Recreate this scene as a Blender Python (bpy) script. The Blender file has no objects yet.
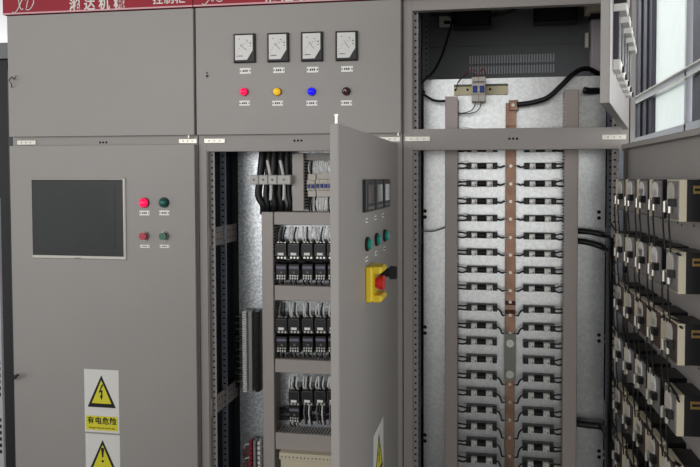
import bpy, math, random
from mathutils import Vector, Matrix
random.seed(7)
S = bpy.context.scene
COL = S.collection

# ------------------------------------------------------------------ camera
FPX, PX, PY, YAW, PIT = 571.86, 417.02, 194.2, .1348, .0277
CX, CD, CH = 1.9346, 2.0573, 1.5
cam = bpy.data.cameras.new('camera'); co = bpy.data.objects.new('camera', cam); COL.objects.link(co)
cam.sensor_width = 36; cam.lens = FPX/700*36
cam.shift_x = (350-PX)/700; cam.shift_y = (PY-233.5)/700
cam.clip_start = .05
co.location = (CX, -CD, CH); co.rotation_euler = (math.pi/2-PIT, 0, YAW)
S.camera = co

# ------------------------------------------------------------------ light
S.view_settings.view_transform = 'Standard'; S.view_settings.look = 'None'
S.view_settings.gamma = 1; S.view_settings.use_curve_mapping = False
S.view_settings.exposure = 0.36
W = bpy.data.worlds.new('world'); S.world = W; W.use_nodes = True
nt = W.node_tree; bg = nt.nodes['Background']
tc = nt.nodes.new('ShaderNodeTexCoord'); sp = nt.nodes.new('ShaderNodeSeparateXYZ')
rp = nt.nodes.new('ShaderNodeValToRGB'); mp = nt.nodes.new('ShaderNodeMapRange')
nt.links.new(tc.outputs['Generated'], sp.inputs[0]); nt.links.new(sp.outputs['Z'], mp.inputs[0])
mp.inputs[1].default_value = -1; mp.inputs[2].default_value = 1
nt.links.new(mp.outputs[0], rp.inputs[0]); nt.links.new(rp.outputs[0], bg.inputs[0])
rp.color_ramp.elements[0].position = .24; rp.color_ramp.elements[0].color = (.12,.122,.12,1)
rp.color_ramp.elements[1].position = .90; rp.color_ramp.elements[1].color = (.10,.10,.10,1)
for p_,c_ in ((.40,(.52,.515,.50,1)),(.495,(.98,.985,.98,1)),(.56,(.90,.91,.92,1)),(.66,(.16,.16,.16,1))):
    e_=rp.color_ramp.elements.new(p_); e_.color=c_
bg.inputs[1].default_value = 1.25
def area(name, loc, rot, sx, sy, power, color):
    l = bpy.data.lights.new(name, 'AREA'); l.shape = 'RECTANGLE'; l.size = sx; l.size_y = sy
    l.energy = power; l.color = color
    o = bpy.data.objects.new(name, l); COL.objects.link(o); o.location = loc; o.rotation_euler = rot
    return o
area('door_fill_light', (-.6,-3.6,1.9), (math.radians(86),0,math.radians(-42)), 2.2, 1.6, 19, (1,.98,.96))  # added low fill from the left, lifts the big right door's inner face
area('window_daylight', (5.4,-2.8,1.3), (math.radians(92),0,math.radians(52)), 2.5, 2.0, 45, (.93,.97,1))
area('outside_daylight', (4.6,1.9,2.4), (math.radians(90),0,math.radians(90)), 3.5, 2.4, 70, (.96,.98,1))
area('rear_hall_light', (1.5,3.4,3.9), (0,0,0), 3, 1, 40, (1,1,1))

# ------------------------------------------------------------------ measuring helpers
_cy,_sy,_cp,_sp = math.cos(YAW),math.sin(YAW),math.cos(PIT),math.sin(PIT)
_R = Vector((_cy,_sy,0)); _fw = Vector((-_sy,_cy,0))
_F = _fw*_cp+Vector((0,0,-_sp)); _U = _fw*_sp+Vector((0,0,_cp)); _C = Vector((CX,-CD,CH))
def ray(x, y): return _F+_R*((x-PX)/FPX)-_U*((y-PY)/FPX)
def at(x, y, Y):
    d = ray(x, y); p = _C+d*((Y+CD)/d.y); return p
def ax(x, Y, y=233): return at(x, y, Y).x
def az(y, Y, x=420): return at(x, y, Y).z

# ------------------------------------------------------------------ materials
def lin(c):
    return tuple(((v/255)/12.92 if v/255 <= .04045 else ((v/255+.055)/1.055)**2.4) for v in c)+(1,)
MATS = {}
def mat(name, c, rough=.5, metal=0., var=.06, scale=9., bump=0., spec=.5, coat=0., kind='noise', c2=None, bscale=120):
    if name in MATS: return MATS[name]
    m = bpy.data.materials.new(name); m.use_nodes = True; n = m.node_tree; b = n.nodes['Principled BSDF']
    c = lin(c)
    t = n.nodes.new('ShaderNodeTexCoord')
    if kind == 'voronoi':
        x = n.nodes.new('ShaderNodeTexVoronoi'); x.inputs['Scale'].default_value = scale
        src = n.nodes.new('ShaderNodeSeparateColor'); n.links.new(x.outputs['Color'], src.inputs[0]); fac = src.outputs[0]
    else:
        x = n.nodes.new('ShaderNodeTexNoise'); x.inputs['Scale'].default_value = scale; x.inputs['Detail'].default_value = 4
        fac = x.outputs['Fac']
    n.links.new(t.outputs['Object'], x.inputs['Vector'])
    r = n.nodes.new('ShaderNodeValToRGB'); n.links.new(fac, r.inputs[0])
    r.color_ramp.elements[0].position = .25; r.color_ramp.elements[1].position = .75
    if c2 is not None: a, d = c, lin(c2)
    else:
        a = tuple(v*(1-var) for v in c[:3])+(1,); d = tuple(min(1,v*(1+var)) for v in c[:3])+(1,)
    r.color_ramp.elements[0].color = a; r.color_ramp.elements[1].color = d
    n.links.new(r.outputs[0], b.inputs['Base Color'])
    b.inputs['Roughness'].default_value = rough; b.inputs['Metallic'].default_value = metal
    b.inputs['Specular IOR Level'].default_value = spec; b.inputs['Coat Weight'].default_value = coat
    if bump:
        nn = n.nodes.new('ShaderNodeTexNoise'); nn.inputs['Scale'].default_value = bscale
        n.links.new(t.outputs['Object'], nn.inputs['Vector'])
        bb = n.nodes.new('ShaderNodeBump'); bb.inputs['Strength'].default_value = bump; bb.inputs['Distance'].default_value = .002
        n.links.new(nn.outputs['Fac'], bb.inputs['Height']); n.links.new(bb.outputs[0], b.inputs['Normal'])
    MATS[name] = m; return m
def glow(name, c, strength, rough=.25):
    m = mat(name, c, rough, 0, .03)
    b = m.node_tree.nodes['Principled BSDF']
    b.inputs['Emission Color'].default_value = lin(c); b.inputs['Emission Strength'].default_value = strength
    return m
PAINT = mat('grey_powder_coat', (160,155,151), .42, 0, .03, 3, .12, .5)
PAINT2 = mat('grey_powder_coat_frame', (160,154,150), .45, 0, .03, 3, .1)
INNER = mat('inside_grey_steel', (120,122,124), .5, .2, .08, 4, .1)
DARKST = mat('dark_blue_steel', (84,96,112), .45, .4, .12, 5, .1)
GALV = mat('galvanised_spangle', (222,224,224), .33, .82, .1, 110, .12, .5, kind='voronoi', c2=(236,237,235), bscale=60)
GALV2 = mat('galvanised_post', (178,184,192), .4, .8, .08, 40, .15)
SILV = mat('bright_nickel', (225,222,214), .3, .7, .05, 20)
HINGE = mat('pale_zinc_hinge', (222,218,208), .35, .45, .05, 20)
HOLE = mat('hole_black', (14,14,16), .8, 0, 0)
RED = mat('banner_red', (158,12,40), .55, 0, .05, 3)
WHITE = mat('sticker_white', (228,226,220), .5, 0, .02)
LABEL = mat('label_white', (250,248,242), .5, 0, .02)
YEL = mat('sign_yellow', (226,216,48), .5, 0, .03)
BLACK = mat('plastic_black', (22,21,23), .42, 0, .1)
BLACK2 = mat('matte_black', (30,28,30), .6, 0, .1)
INK = mat('ink_black', (18,16,16), .7, 0, 0)
DUCT = mat('duct_grey', (176,168,162), .38, 0, .03, 4)
DUCT3 = mat('duct_grey_brown', (182,170,164), .3, 0, .04, 3, coat=.1)
CABLE = mat('cable_black', (20,19,21), .45, 0, .1)
WIREW = mat('wire_white', (236,234,230), .5, 0, .04)
WIREG = mat('wire_grey', (120,118,118), .5, 0, .05)
WIRER = mat('wire_red', (150,34,44), .5, 0, .05)
COPPER = mat('copper', (184,148,128), .42, .85, .1, 14, .2, c2=(132,102,84))
CREAM = mat('cream_plastic', (222,212,186), .5, 0, .03)
BEIGE = mat('beige_rail', (216,204,170), .45, .1, .05, 20)
MCB = mat('breaker_grey_white', (206,200,190), .5, 0, .03)
BLUE = mat('toggle_blue', (30,56,140), .4, 0, .05)
SCREEN = mat('screen_glass', (34,40,40), .12, 0, .3, 3, spec=.35)
BEZEL = mat('bezel_silver', (196,192,184), .35, .3, .02)
ALU = mat('aluminium_profile', (206,208,212), .35, .6, .04, 10)
ALUD = mat('dark_aluminium', (80,78,90), .4, .4, .08, 10)
BROWN = mat('brown_bakelite', (74,60,54), .5, 0, .2, 30)
METERF = mat('meter_face', (226,224,220), .25, 0, .03, 60)
GOLD = mat('brass_plate', (170,140,84), .4, .5, .15, 90)
FLOOR = mat('floor_concrete', (128,129,124), .5, 0, .12, 2, .1)
WALLM = mat('wall_plaster', (215,217,218), .7, 0, .04, 2)
DGREEN = mat('dark_green_steel', (62,72,72), .5, .2, .1)

# ------------------------------------------------------------------ mesh builder
class MB:
    def __init__(s): s.v=[]; s.f=[]; s.mi=[]; s.m=[]; s.sm=[]
    def _m(s, m):
        if m not in s.m: s.m.append(m)
        return s.m.index(m)
    def add(s, vs, fs, m, smooth=False):
        o=len(s.v); k=s._m(m); s.v+= [tuple(v) for v in vs]
        for f in fs: s.f.append([o+i for i in f]); s.mi.append(k); s.sm.append(smooth)
        return s
    def box(s, x0,x1,y0,y1,z0,z1, m, ch=0.):
        if x0>x1:x0,x1=x1,x0
        if y0>y1:y0,y1=y1,y0
        if z0>z1:z0,z1=z1,z0
        if ch:      # chamfer the vertical+horizontal edges facing -y
            c=min(ch,(x1-x0)*.4,(z1-z0)*.4,(y1-y0)*.8)
            vs=[(x0,y1,z0),(x1,y1,z0),(x1,y1,z1),(x0,y1,z1),(x0,y0+c,z0),(x1,y0+c,z0),(x1,y0+c,z1),(x0,y0+c,z1),
                (x0+c,y0,z0+c),(x1-c,y0,z0+c),(x1-c,y0,z1-c),(x0+c,y0,z1-c)]
            fs=[(0,3,2,1),(0,1,5,4),(1,2,6,5),(2,3,7,6),(3,0,4,7),(4,5,9,8),(5,6,10,9),(6,7,11,10),(7,4,8,11),(8,9,10,11)]
            return s.add(vs,fs,m)
        vs=[(x,y,z) for z in (z0,z1) for y in (y0,y1) for x in (x0,x1)]
        return s.add(vs,[(0,2,3,1),(4,5,7,6),(0,1,5,4),(2,6,7,3),(0,4,6,2),(1,3,7,5)],m)
    def cyl(s, c, r, h, m, axis='y', n=14, r2=None, smooth=True):
        """from c along axis by h"""
        r2=r if r2 is None else r2; c=Vector(c)
        A={'x':(Vector((0,1,0)),Vector((0,0,1)),Vector((1,0,0))),'y':(Vector((1,0,0)),Vector((0,0,1)),Vector((0,1,0))),'z':(Vector((1,0,0)),Vector((0,1,0)),Vector((0,0,1)))}[axis]
        a=[c+A[0]*r*math.cos(2*math.pi*i/n)+A[1]*r*math.sin(2*math.pi*i/n) for i in range(n)]
        b=[c+A[2]*h+A[0]*r2*math.cos(2*math.pi*i/n)+A[1]*r2*math.sin(2*math.pi*i/n) for i in range(n)]
        s.add(a+b,[(i,(i+1)%n,n+(i+1)%n,n+i) for i in range(n)],m,smooth)
        s.add(a,[tuple(range(n))],m); s.add(b,[tuple(range(n))],m)
        return s
    def dome(s, c, r, h, m, n=14, k=4, sgn=-1):
        """dome on plane y=c.y bulging towards -y"""
        c=Vector(c); vs=[]; fs=[]
        for j in range(k):
            a=math.pi/2*j/k
            for i in range(n):
                t=2*math.pi*i/n; vs.append(c+Vector((r*math.cos(a)*math.cos(t), sgn*h*math.sin(a), r*math.cos(a)*math.sin(t))))
        vs.append(c+Vector((0,sgn*h,0)))
        for j in range(k-1):
            for i in range(n): fs.append((j*n+i,j*n+(i+1)%n,(j+1)*n+(i+1)%n,(j+1)*n+i))
        for i in range(n): fs.append(((k-1)*n+i,(k-1)*n+(i+1)%n,k*n))
        return s.add(vs,fs,m,True)
    def tube(s, pts, r, m, n=6, sub=4):
        P=[Vector(p) for p in pts]
        if len(P)>2 and sub>1:
            Q=[]
            for i in range(len(P)-1):
                p0=P[max(i-1,0)];p1=P[i];p2=P[i+1];p3=P[min(i+2,len(P)-1)]
                for j in range(sub):
                    t=j/sub
                    Q.append(.5*((2*p1)+(p2-p0)*t+(2*p0-5*p1+4*p2-p3)*t*t+(3*p1-p0-3*p2+p3)*t**3))
            Q.append(P[-1]); P=Q
        vs=[];fs=[];up=None
        for i,p in enumerate(P):
            d=(P[min(i+1,len(P)-1)]-P[max(i-1,0)])
            if d.length<1e-9: d=Vector((0,0,1))
            d.normalize()
            if up is None: up=d.orthogonal().normalized()
            up=(up-d*up.dot(d)); up=up.normalized() if up.length>1e-6 else d.orthogonal().normalized()
            w=d.cross(up)
            for k in range(n):
                a=2*math.pi*k/n; vs.append(p+up*r*math.cos(a)+w*r*math.sin(a))
        for i in range(len(P)-1):
            for k in range(n): fs.append((i*n+k,i*n+(k+1)%n,(i+1)*n+(k+1)%n,(i+1)*n+k))
        fs.append(tuple(range(n))); fs.append(tuple((len(P)-1)*n+k for k in range(n)))
        return s.add(vs,fs,m,True)
    def poly(s, pts, y0, y1, m):
        """prism of an xz outline between y0 and y1"""
        n=len(pts); a=[(x,y0,z) for x,z in pts]; b=[(x,y1,z) for x,z in pts]
        s.add(a+b,[(i,(i+1)%n,n+(i+1)%n,n+i) for i in range(n)],m); s.add(a,[tuple(range(n))],m); s.add(b,[tuple(range(n))[::-1]],m)
        return s
    def build(s, name, parent=None, off=(0,0,0), bevel=0.):
        me=bpy.data.meshes.new(name); o=Vector(off)
        me.from_pydata([tuple(Vector(v)-o) for v in s.v],[],s.f); 
        for m in s.m: me.materials.append(m)
        for p,k,sm in zip(me.polygons,s.mi,s.sm): p.material_index=k; p.use_smooth=sm
        me.validate(); me.update()
        import bmesh
        bm=bmesh.new(); bm.from_mesh(me); bmesh.ops.recalc_face_normals(bm, faces=bm.faces[:]); bm.to_mesh(me); bm.free()
        ob=bpy.data.objects.new(name,me); COL.objects.link(ob)
        if parent is not None: ob.parent=parent
        if bevel:
            b=ob.modifiers.new('bevel','BEVEL'); b.width=bevel; b.segments=2; b.limit_method='ANGLE'; b.angle_limit=math.radians(40)
        return ob
def tag(o, label=None, cat=None, group=None, kind=None):
    if label: o['label']=label
    if cat: o['category']=cat
    if group: o['group']=group
    if kind: o['kind']=kind
    return o
def thing(name, label, cat, loc=(0,0,0), group=None, rz=0.):
    o=bpy.data.objects.new(name,None); COL.objects.link(o); o.location=loc; o.rotation_euler=(0,0,rz); o.empty_display_size=.05
    return tag(o,label,cat,group)
def kids(o): return [c for c in bpy.data.objects if c.parent==o]
def copy_thing(root, loc, label, rz=None):
    r=root.copy(); COL.objects.link(r); r.location=loc; r['label']=label
    if rz is not None: r.rotation_euler=(0,0,rz)
    for c in TREE[root.name]:
        d=c.copy(); COL.objects.link(d); d.parent=r
    TREE[r.name]=[]
    return r
TREE={}
def reg(root): TREE[root.name]=kids(root); return root
def place(o, M, local):
    """put a thing given in door coordinates onto a turned door"""
    o.location = M@Vector(local); o.rotation_euler = (0,0,M.to_euler().z)
ORD=['first','second','third','fourth','fifth','sixth','seventh','eighth','ninth','tenth','eleventh','twelfth','thirteenth','fourteenth','fifteenth','sixteenth','seventeenth','eighteenth','nineteenth','twentieth']
FONT=None
def text(string, size, m, name, parent, loc, bold=0.0, shear=0.0, depth=.0004, align='CENTER', rot=(math.pi/2,0,0), sx=1.):
    c=bpy.data.curves.new(name,'FONT'); c.body=string; c.size=size; c.offset=bold; c.shear=shear; c.extrude=depth; c.align_x=align; c.resolution_u=3
    t=bpy.data.objects.new(name+'_tmp',c); COL.objects.link(t)
    dg=bpy.context.evaluated_depsgraph_get(); me=bpy.data.meshes.new_from_object(t.evaluated_get(dg))
    bpy.data.objects.remove(t)
    me.name=name; me.materials.clear(); me.materials.append(m)
    o=bpy.data.objects.new(name,me); COL.objects.link(o); o.parent=parent; o.location=loc; o.rotation_euler=rot; o.scale=(sx,1,1)
    return o

# ------------------------------------------------------------------ setting
def struct(mb, name): return tag(mb.build(name), kind='structure')
struct(MB().box(-3,3.2,-4.5,4.2,-.1,0,FLOOR),'floor')
struct(MB().box(-3,3.2,4.2,4.3,0,4,WALLM),'wall_back')
# glazed partition on the right, running along the cabinets' depth
XW=3.0
wr=MB()
wr.box(XW,XW+.1,.2,4.2,0,1.755,WALLM); wr.box(XW,XW+.1,.2,4.2,3.2,4,WALLM)
struct(wr,'wall_right')
def sheet_mat():
    m=bpy.data.materials.new('milky_glass'); m.use_nodes=True; n=m.node_tree; b=n.nodes['Principled BSDF']
    t=n.nodes.new('ShaderNodeTexCoord'); w=n.nodes.new('ShaderNodeTexNoise'); mpg=n.nodes.new('ShaderNodeMapping')
    mpg.inputs['Scale'].default_value=(1,26,1.2); n.links.new(t.outputs['Object'],mpg.inputs[0]); n.links.new(mpg.outputs[0],w.inputs['Vector'])
    r=n.nodes.new('ShaderNodeValToRGB'); n.links.new(w.outputs['Fac'],r.inputs[0])
    r.color_ramp.elements[0].color=(.70,.74,.72,1); r.color_ramp.elements[1].color=(.93,.95,.93,1)
    n.links.new(r.outputs[0],b.inputs['Base Color']); b.inputs['Roughness'].default_value=.25
    tr=n.nodes.new('ShaderNodeBsdfTranslucent'); n.links.new(r.outputs[0],tr.inputs[0]); mx=n.nodes.new('ShaderNodeMixShader'); mx.inputs[0].default_value=.6
    n.links.new(b.outputs[0],mx.inputs[1]); n.links.new(tr.outputs[0],mx.inputs[2]); n.links.new(mx.outputs[0],n.nodes['Material Output'].inputs[0])
    return m
MILKY=sheet_mat()
wn=thing('window_1',None,None); tag(wn,kind='structure')
fr=MB()
ys=[.45,1.27,2.42,3.4,4.1]
for y in ys:
    fr.box(XW-.03,XW+.05,y-.013,y+.013,1.76,3.2,ALU)
for y in ys[:-1]: pass
for z in (1.778,2.07,3.18):
    fr.box(XW-.03,XW+.05,.2,4.2,z-.022,z+.022,ALU)
fr.build('window_frame',wn)
tr_=MB()
for z in (2.095,2.045): tr_.box(XW-.05,XW-.03,.2,4.2,z-.004,z+.004,SILV)
tr_.build('window_bead',wn)
dk=MB()
for (a,b) in ((2.0,2.40),(.5,1.19)):
    for k in range(5):
        y0=a+(b-a)*k/5
        dk.box(XW-.02-.012*(k%2),XW+.03,y0,y0+(b-a)/5-.006,1.80,2.045,ALUD)
        dk.box(XW-.02-.012*(k%2),XW+.03,y0,y0+(b-a)/5-.006,2.1,3.16,ALUD)
dk.build('window_shutter',wn)
for a,b in ((1.29,2.0),(2.44,3.38),(3.42,4.08)):
    for z0,z1 in ((1.80,2.048),(2.092,3.16)):
        MB().box(XW+.01,XW+.016,a,b,z0,z1,MILKY).build('window_pane',wn)
# daylight side of the partition is the open world
struct(MB().box(-2.8,.9,4.1,4.2,2.3,2.42,INNER),'trim_1')
w2=MB().box(-2.5,1.5,4.16,4.2,2.6,3.8,MILKY); w2.box(-2.5,1.5,4.13,4.2,2.55,2.6,ALU); struct(w2,'window_2')

# ------------------------------------------------------------------ cabinets
FZ0,FZ1 = 1.603,1.680        # cross rail
TOPB = 2.110
HT, DP = 2.255, .60
def tray(w, z0, z1, mb=None, m=PAINT, x0=0., t=.002, fl=.021, lip=.016):
    """door tray: local hinge at x=0, door towards -x, outer face y=0, flanges inward"""
    mb=mb or MB(); a,b=-w,-x0
    mb.box(a,b,0,t,z0,z1,m)
    mb.box(a,a+t,t,fl,z0,z1,m); mb.box(b-t,b,t,fl,z0,z1,m)
    mb.box(a+t,b-t,t,fl,z0,z0+t,m); mb.box(a+t,b-t,t,fl,z1-t,z1,m)
    mb.box(a+t,a+lip,fl-t,fl,z0+t,z1-t,m); mb.box(b-lip,b-t,fl-t,fl,z0+t,z1-t,m)
    mb.box(a+lip,b-lip,fl-t,fl,z1-lip,z1-t,m); mb.box(a+lip,b-lip,fl-t,fl,z0+t,z0+lip,m)
    return mb
def holes(mb, x0,x1,y,zs,m=HOLE,r=.0035):
    for z in zs: mb.cyl((x0,y,z),r,x1-x0,m,'x',8,smooth=False)
def frange(a,b,s):
    o=[]
    while a<b: o.append(a); a+=s
    return o
def cabinet(X0, label, dark_side=DARKST, back=INNER, post=None):
    post=post or GALV2
    c=thing('electrical_cabinet',label,'electrical cabinet',(X0,0,0))
    O=(0,0,0)
    f=MB(); w=.8
    for a,b in ((.002,.034),(.766,.798)):
        f.box(a,b,.022,.026,.08,HT-.002,PAINT2)
    for a,b in ((.002,.005),(.795,.798)):
        f.box(a,b,.026,.08,.08,HT-.002,PAINT2)
    f.box(.034,.766,.022,.05,FZ0,FZ1,PAINT2); f.box(.034,.766,.022,.05,TOPB,HT-.002,PAINT2); f.box(.034,.766,.022,.05,.08,.15,PAINT2)
    for k in (-1,0,1): f.cyl((.4+k*.0135,.0215,1.642),.0045,.001,HOLE,'y',10,smooth=False)
    f.build('frame',c,bevel=.0012)
    MB().box(.001,.799,.03,DP,0,.08,BLACK2).build('plinth',c)
    MB().box(.0005,.0025,.08,DP,.08,HT,dark_side).build('side_panel',c)
    MB().box(.7975,.7995,.08,DP,.08,HT,dark_side).build('side_panel',c)
    MB().box(.003,.797,DP-.003,DP,.08,HT-.003,back).build('back_panel',c)
    MB().box(.001,.799,.02,DP,HT-.003,HT,PAINT).build('roof_panel',c)
    for s in (0,1):                      # perforated posts with rows of holes
        p=MB(); xa=.034 if s==0 else .766
        sg=1 if s==0 else -1
        p.box(xa,xa+sg*.003,.026,.072,.09,HT-.01,PAINT2)
        p.box(xa+sg*.003,xa+sg*.020,.045,.048,.09,HT-.01,PAINT2)
        for z in frange(.12,HT-.05,.0245): p.cyl((xa+sg*.010,.0446,z),.0042,.0005,HOLE,'y',8,smooth=False)
        p.build('perforated_post',c)
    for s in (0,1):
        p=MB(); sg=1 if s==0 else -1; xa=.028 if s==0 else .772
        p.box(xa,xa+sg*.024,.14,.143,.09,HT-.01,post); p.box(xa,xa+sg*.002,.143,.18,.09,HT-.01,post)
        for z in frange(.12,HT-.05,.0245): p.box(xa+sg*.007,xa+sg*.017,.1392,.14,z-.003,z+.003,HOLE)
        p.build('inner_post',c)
    for s in (0,1):
        p=MB(); sg=1 if s==0 else -1; xa=.012 if s==0 else .788
        p.box(xa,xa+sg*.03,.5,.503,.09,HT-.01,INNER)
        for z in frange(.12,HT-.05,.0245): p.cyl((xa+sg*.018,.4995,z),.004,.0006,HOLE,'y',8,smooth=False)
        p.build('rear_post',c)
    for s in (0,1):
        for z in (1.27,.60):
            p=MB(); sg=1 if s==0 else -1; xa=.038 if s==0 else .762
            p.box(xa,xa+sg*.003,.03,.30,z-.037,z+.037,PAINT2)
            for y in frange(.09,.29,.022):
                for dz in (-.014,.014): p.cyl((xa+sg*.003,y,z+dz),.0035,sg*.0004,HOLE,'x',6,smooth=False)
            p.build('side_brace',c)
    return c
def hinge(c, X0, xa, xb, z=1.644, h=.020):
    p=MB().box(xa-X0,xb-X0,.0165,.0222,z-h/2,z+h/2,HINGE,.002)
    for k in (.25,.5,.75): p.cyl((xa-X0+(xb-xa)*k,.0155,z),.0024,.001,INNER,'y',8,smooth=False)
    p.build('hinge',c)
def banner(c, x0=.001, x1=.797):
    b=MB().box(x0,x1,-.006,.0215,2.150,HT+.02,RED).box(x0,x1,-.0066,-.006,2.150,2.156,mat('banner_edge',(222,170,176),.4))
    return b.build('banner',c)

c1=cabinet(0,'closed grey control cabinet with touch screen, leftmost of the three under red banners')
c2=cabinet(.8,'middle grey control cabinet with four white meters above its half open door')
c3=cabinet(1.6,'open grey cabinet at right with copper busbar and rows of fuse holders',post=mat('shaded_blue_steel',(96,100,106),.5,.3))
hinge(c1,0,.024,.106); hinge(c1,0,.722,.797); hinge(c2,.8,.826,.912); hinge(c2,.8,1.512,1.592); hinge(c3,1.6,1.608,1.702); hinge(c3,1.6,2.306,2.388)
# closed doors
def closed(c, z0, z1):
    d=tray(.793,z0,z1,x0=.004).build('door',c,bevel=.0012); d.location=(.8,-.001,0); return d
closed(c1,1.666,2.146); closed(c1,.10,1.630); closed(c2,1.666,2.146)
# pins beside the hinges
for c,x in ((c1,.770),(c2,.786)):
    MB().cyl((x,.006,1.655),.0035,.02,SILV,'z',8).build('hinge_pin',c)
# latches on the door edges
MB().tube([(.028,-.003,1.905),(.024,-.014,1.89),(.035,-.016,1.875),(.026,-.004,1.862)],.0016,BLACK).tube([(.03,-.003,1.90),(.045,-.012,1.893),(.052,-.01,1.908)],.0016,BLACK).build('key_wire',c1)
MB().tube([(.002,-.004,.690),(.015,-.02,.692),(.030,-.026,.700),(.052,-.03,.716)],.0048,BLACK2).tube([(.004,-.006,.70),(.02,-.014,.706),(.036,-.02,.702)],.003,BLACK2).build('door_lever',c1)
MB().cyl((.852-.8,-.004,1.888),.005,.004,BLACK,'y',10).cyl((.852-.8,-.0045,1.900),.003,.004,BLACK,'y',8).build('key_lock',c2)

# banners and their writing
b1=banner(c1,-.006,.797); b2=banner(c2); b3=banner(c3)
def writing(b, X0):
    tw=WHITE
    for ch,x in zip('湘达机械',(.309,.372,.434,.497)):
        text(ch,.048,tw,'banner_character',b,(x,-.0068,2.1585),bold=.0009)
    for ch,x in zip('控制柜',(.658,.703,.748)):
        text(ch,.043,tw,'banner_character',b,(x,-.0068,2.169),bold=.0007)
    lg=MB(); r=.0016; y=-.0075; ox=.050; oz=2.163
    lg.tube([(ox-.012,y,oz-.004),(ox,y,oz-.007),(ox+.016,y,oz+.012),(ox+.03,y,oz+.04),(ox+.042,y,oz+.052)],r*1.2,tw,5)
    lg.tube([(ox+.002,y,oz+.05),(ox+.014,y,oz+.046),(ox+.02,y,oz+.02),(ox+.028,y,oz+.004),(ox+.036,y,oz+.008)],r*1.2,tw,5)
    lg.tube([(ox+.05,y,oz+.01),(ox+.056,y,oz+.035),(ox+.062,y,oz+.05)],r*1.2,tw,5)
    lg.tube([(ox+.046,y,oz+.006),(ox+.062,y,oz+.002),(ox+.078,y,oz+.02),(ox+.082,y,oz+.04),(ox+.066,y,oz+.05),(ox+.046,y,oz+.04)],r*1.2,tw,5)
    lg.build('banner_logo',b)
writing(b1,0); writing(b2,.8)

# ------------------------------------------------------------------ turned doors
class Door:
    def __init__(s, cab, X0, hx, deg, w, z0, z1, name='door'):
        s.M=Matrix.Translation((hx,0,0))@Matrix.Rotation(math.radians(deg),4,'Z')
        s.ob=tray(w,z0,z1).build(name,cab,bevel=.0012); s.ob.location=(hx-X0,0,0); s.ob.rotation_euler=(0,0,math.radians(deg))
D2=Door(c2,.8,1.585,89.3,.765,.10,1.627)
D3u=Door(c3,1.6,2.393,74.4,.765,1.668,2.146)
D3l=Door(c3,1.6,2.388,92.6,.765,.10,1.616)
MB().cyl((-.752,.009,1.627),.004,.022,SILV,'z',8).cyl((-.752,.009,1.645),.0055,.005,SILV,'z',8).build('latch_rod',D2.ob)
# stiffener with holes on the inside of the big right door, hinge side
st=MB().box(-.034,-.006,.021,.035,.12,1.595,GALV2)
for z in frange(.15,1.58,.03): st.cyl((-.02,.035,z),.004,.0006,HOLE,'y',8,smooth=False)
st.build('stiffener',D3l.ob)
dh=MB()
for z in (1.392,1.385,1.06,.72):
    for x in (-.36,-.40,-.49,-.52,-.60,-.64): dh.cyl((x,.002,z-random.random()*.01),.003,.0006,HOLE,'y',8,smooth=False)
dh.build('screw_hole',D3l.ob)

# ------------------------------------------------------------------ touch screen
p0=at(32,178,0); p1=at(127,260,0)
hm=thing('touch_screen','large dark touch screen in a silver frame on the left cabinet door','touch screen',((p0.x+p1.x)/2,-.001,(p0.z+p1.z)/2))
w,h=(p1.x-p0.x)/2,(p0.z-p1.z)/2
MB().box(-w,w,-.008,0,-h,h,BEZEL,.004).build('bezel',hm)
MB().box(-w+.006,w-.008,-.0092,-.008,-h+.014,h-.006,BLACK).build('screen_border',hm)
MB().box(-w+.030,w-.040,-.0100,-.0092,-h+.042,h-.028,SCREEN).build('screen',hm)
text('●●●●●',.006,INK,'maker_mark',hm,(0,-.0086,-h+.004)).scale=(1,.5,1)

# ------------------------------------------------------------------ lamps and buttons on doors
def plate(mb, w, h, y0=0, marks=3, dz=0.):
    mb.box(-w/2,w/2,y0-.0012,y0,dz-h/2,dz+h/2,LABEL)
    for s in (-1,1): mb.cyl((s*w*.42,y0-.002,dz),h*.13,.0008,HOLE,'y',6,smooth=False)
    for k in range(marks): mb.box(-w*.24+k*w*.17,-w*.24+k*w*.17+w*.11,y0-.0016,y0-.0012,dz-h*.18,dz+h*.18,INK)
def lamp(px,py,capm,ringm,label,cat,name,r=.0155,lab=(0,-.042),h=.012,M=None,loc=None,lw=.042,lh=.019,flat=False):
    if loc is None: loc=at(px,py,0); loc=(loc.x,-.001,loc.z)
    t=thing(name,label,cat,loc)
    MB().cyl((0,-.006,0),r,.006,ringm,'y',20,r2=r*1.04).build('bezel',t)
    if flat: MB().cyl((0,-.016,0),r*.78,.010,capm,'y',20).build('button_cap',t)
    else: MB().cyl((0,-.010,0),r*.86,.004,capm,'y',20).dome((0,-.010,0),r*.86,h,capm,18).build('lens',t)
    m=MB(); plate(m,lw,lh,dz=lab[1]); m.build('name_plate',t)
    return t
LRED=glow('lamp_red',(238,18,80),.75); LYEL=glow('lamp_yellow',(240,190,40),.35); LBLU=glow('lamp_blue',(16,10,235),.8); LDRK=mat('lamp_dark_red',(74,34,42),.25)
RBR=mat('ring_red',(150,24,50),.4); RBY=mat('ring_amber',(150,104,30),.4); RBB=mat('ring_blue',(24,20,130),.4); RBK=mat('ring_black',(30,28,30),.4)
BGR=mat('button_green',(20,96,84),.3); BRD=mat('button_red',(186,46,60),.35); BG2=mat('button_green_pale',(46,104,84),.35)
G='indicator lamps in a row on the middle cabinet'
lamp(244.7,92,LRED,RBR,'pink-red round indicator lamp below the first white meter',"indicator lamp",'indicator_lamp')['group']=G
lamp(277.7,92,LYEL,RBY,'yellow round indicator lamp in the row below the meters',"indicator lamp",'indicator_lamp')['group']=G
lamp(312,91.8,LBLU,RBB,'deep blue round indicator lamp in the row below the meters',"indicator lamp",'indicator_lamp')['group']=G
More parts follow.
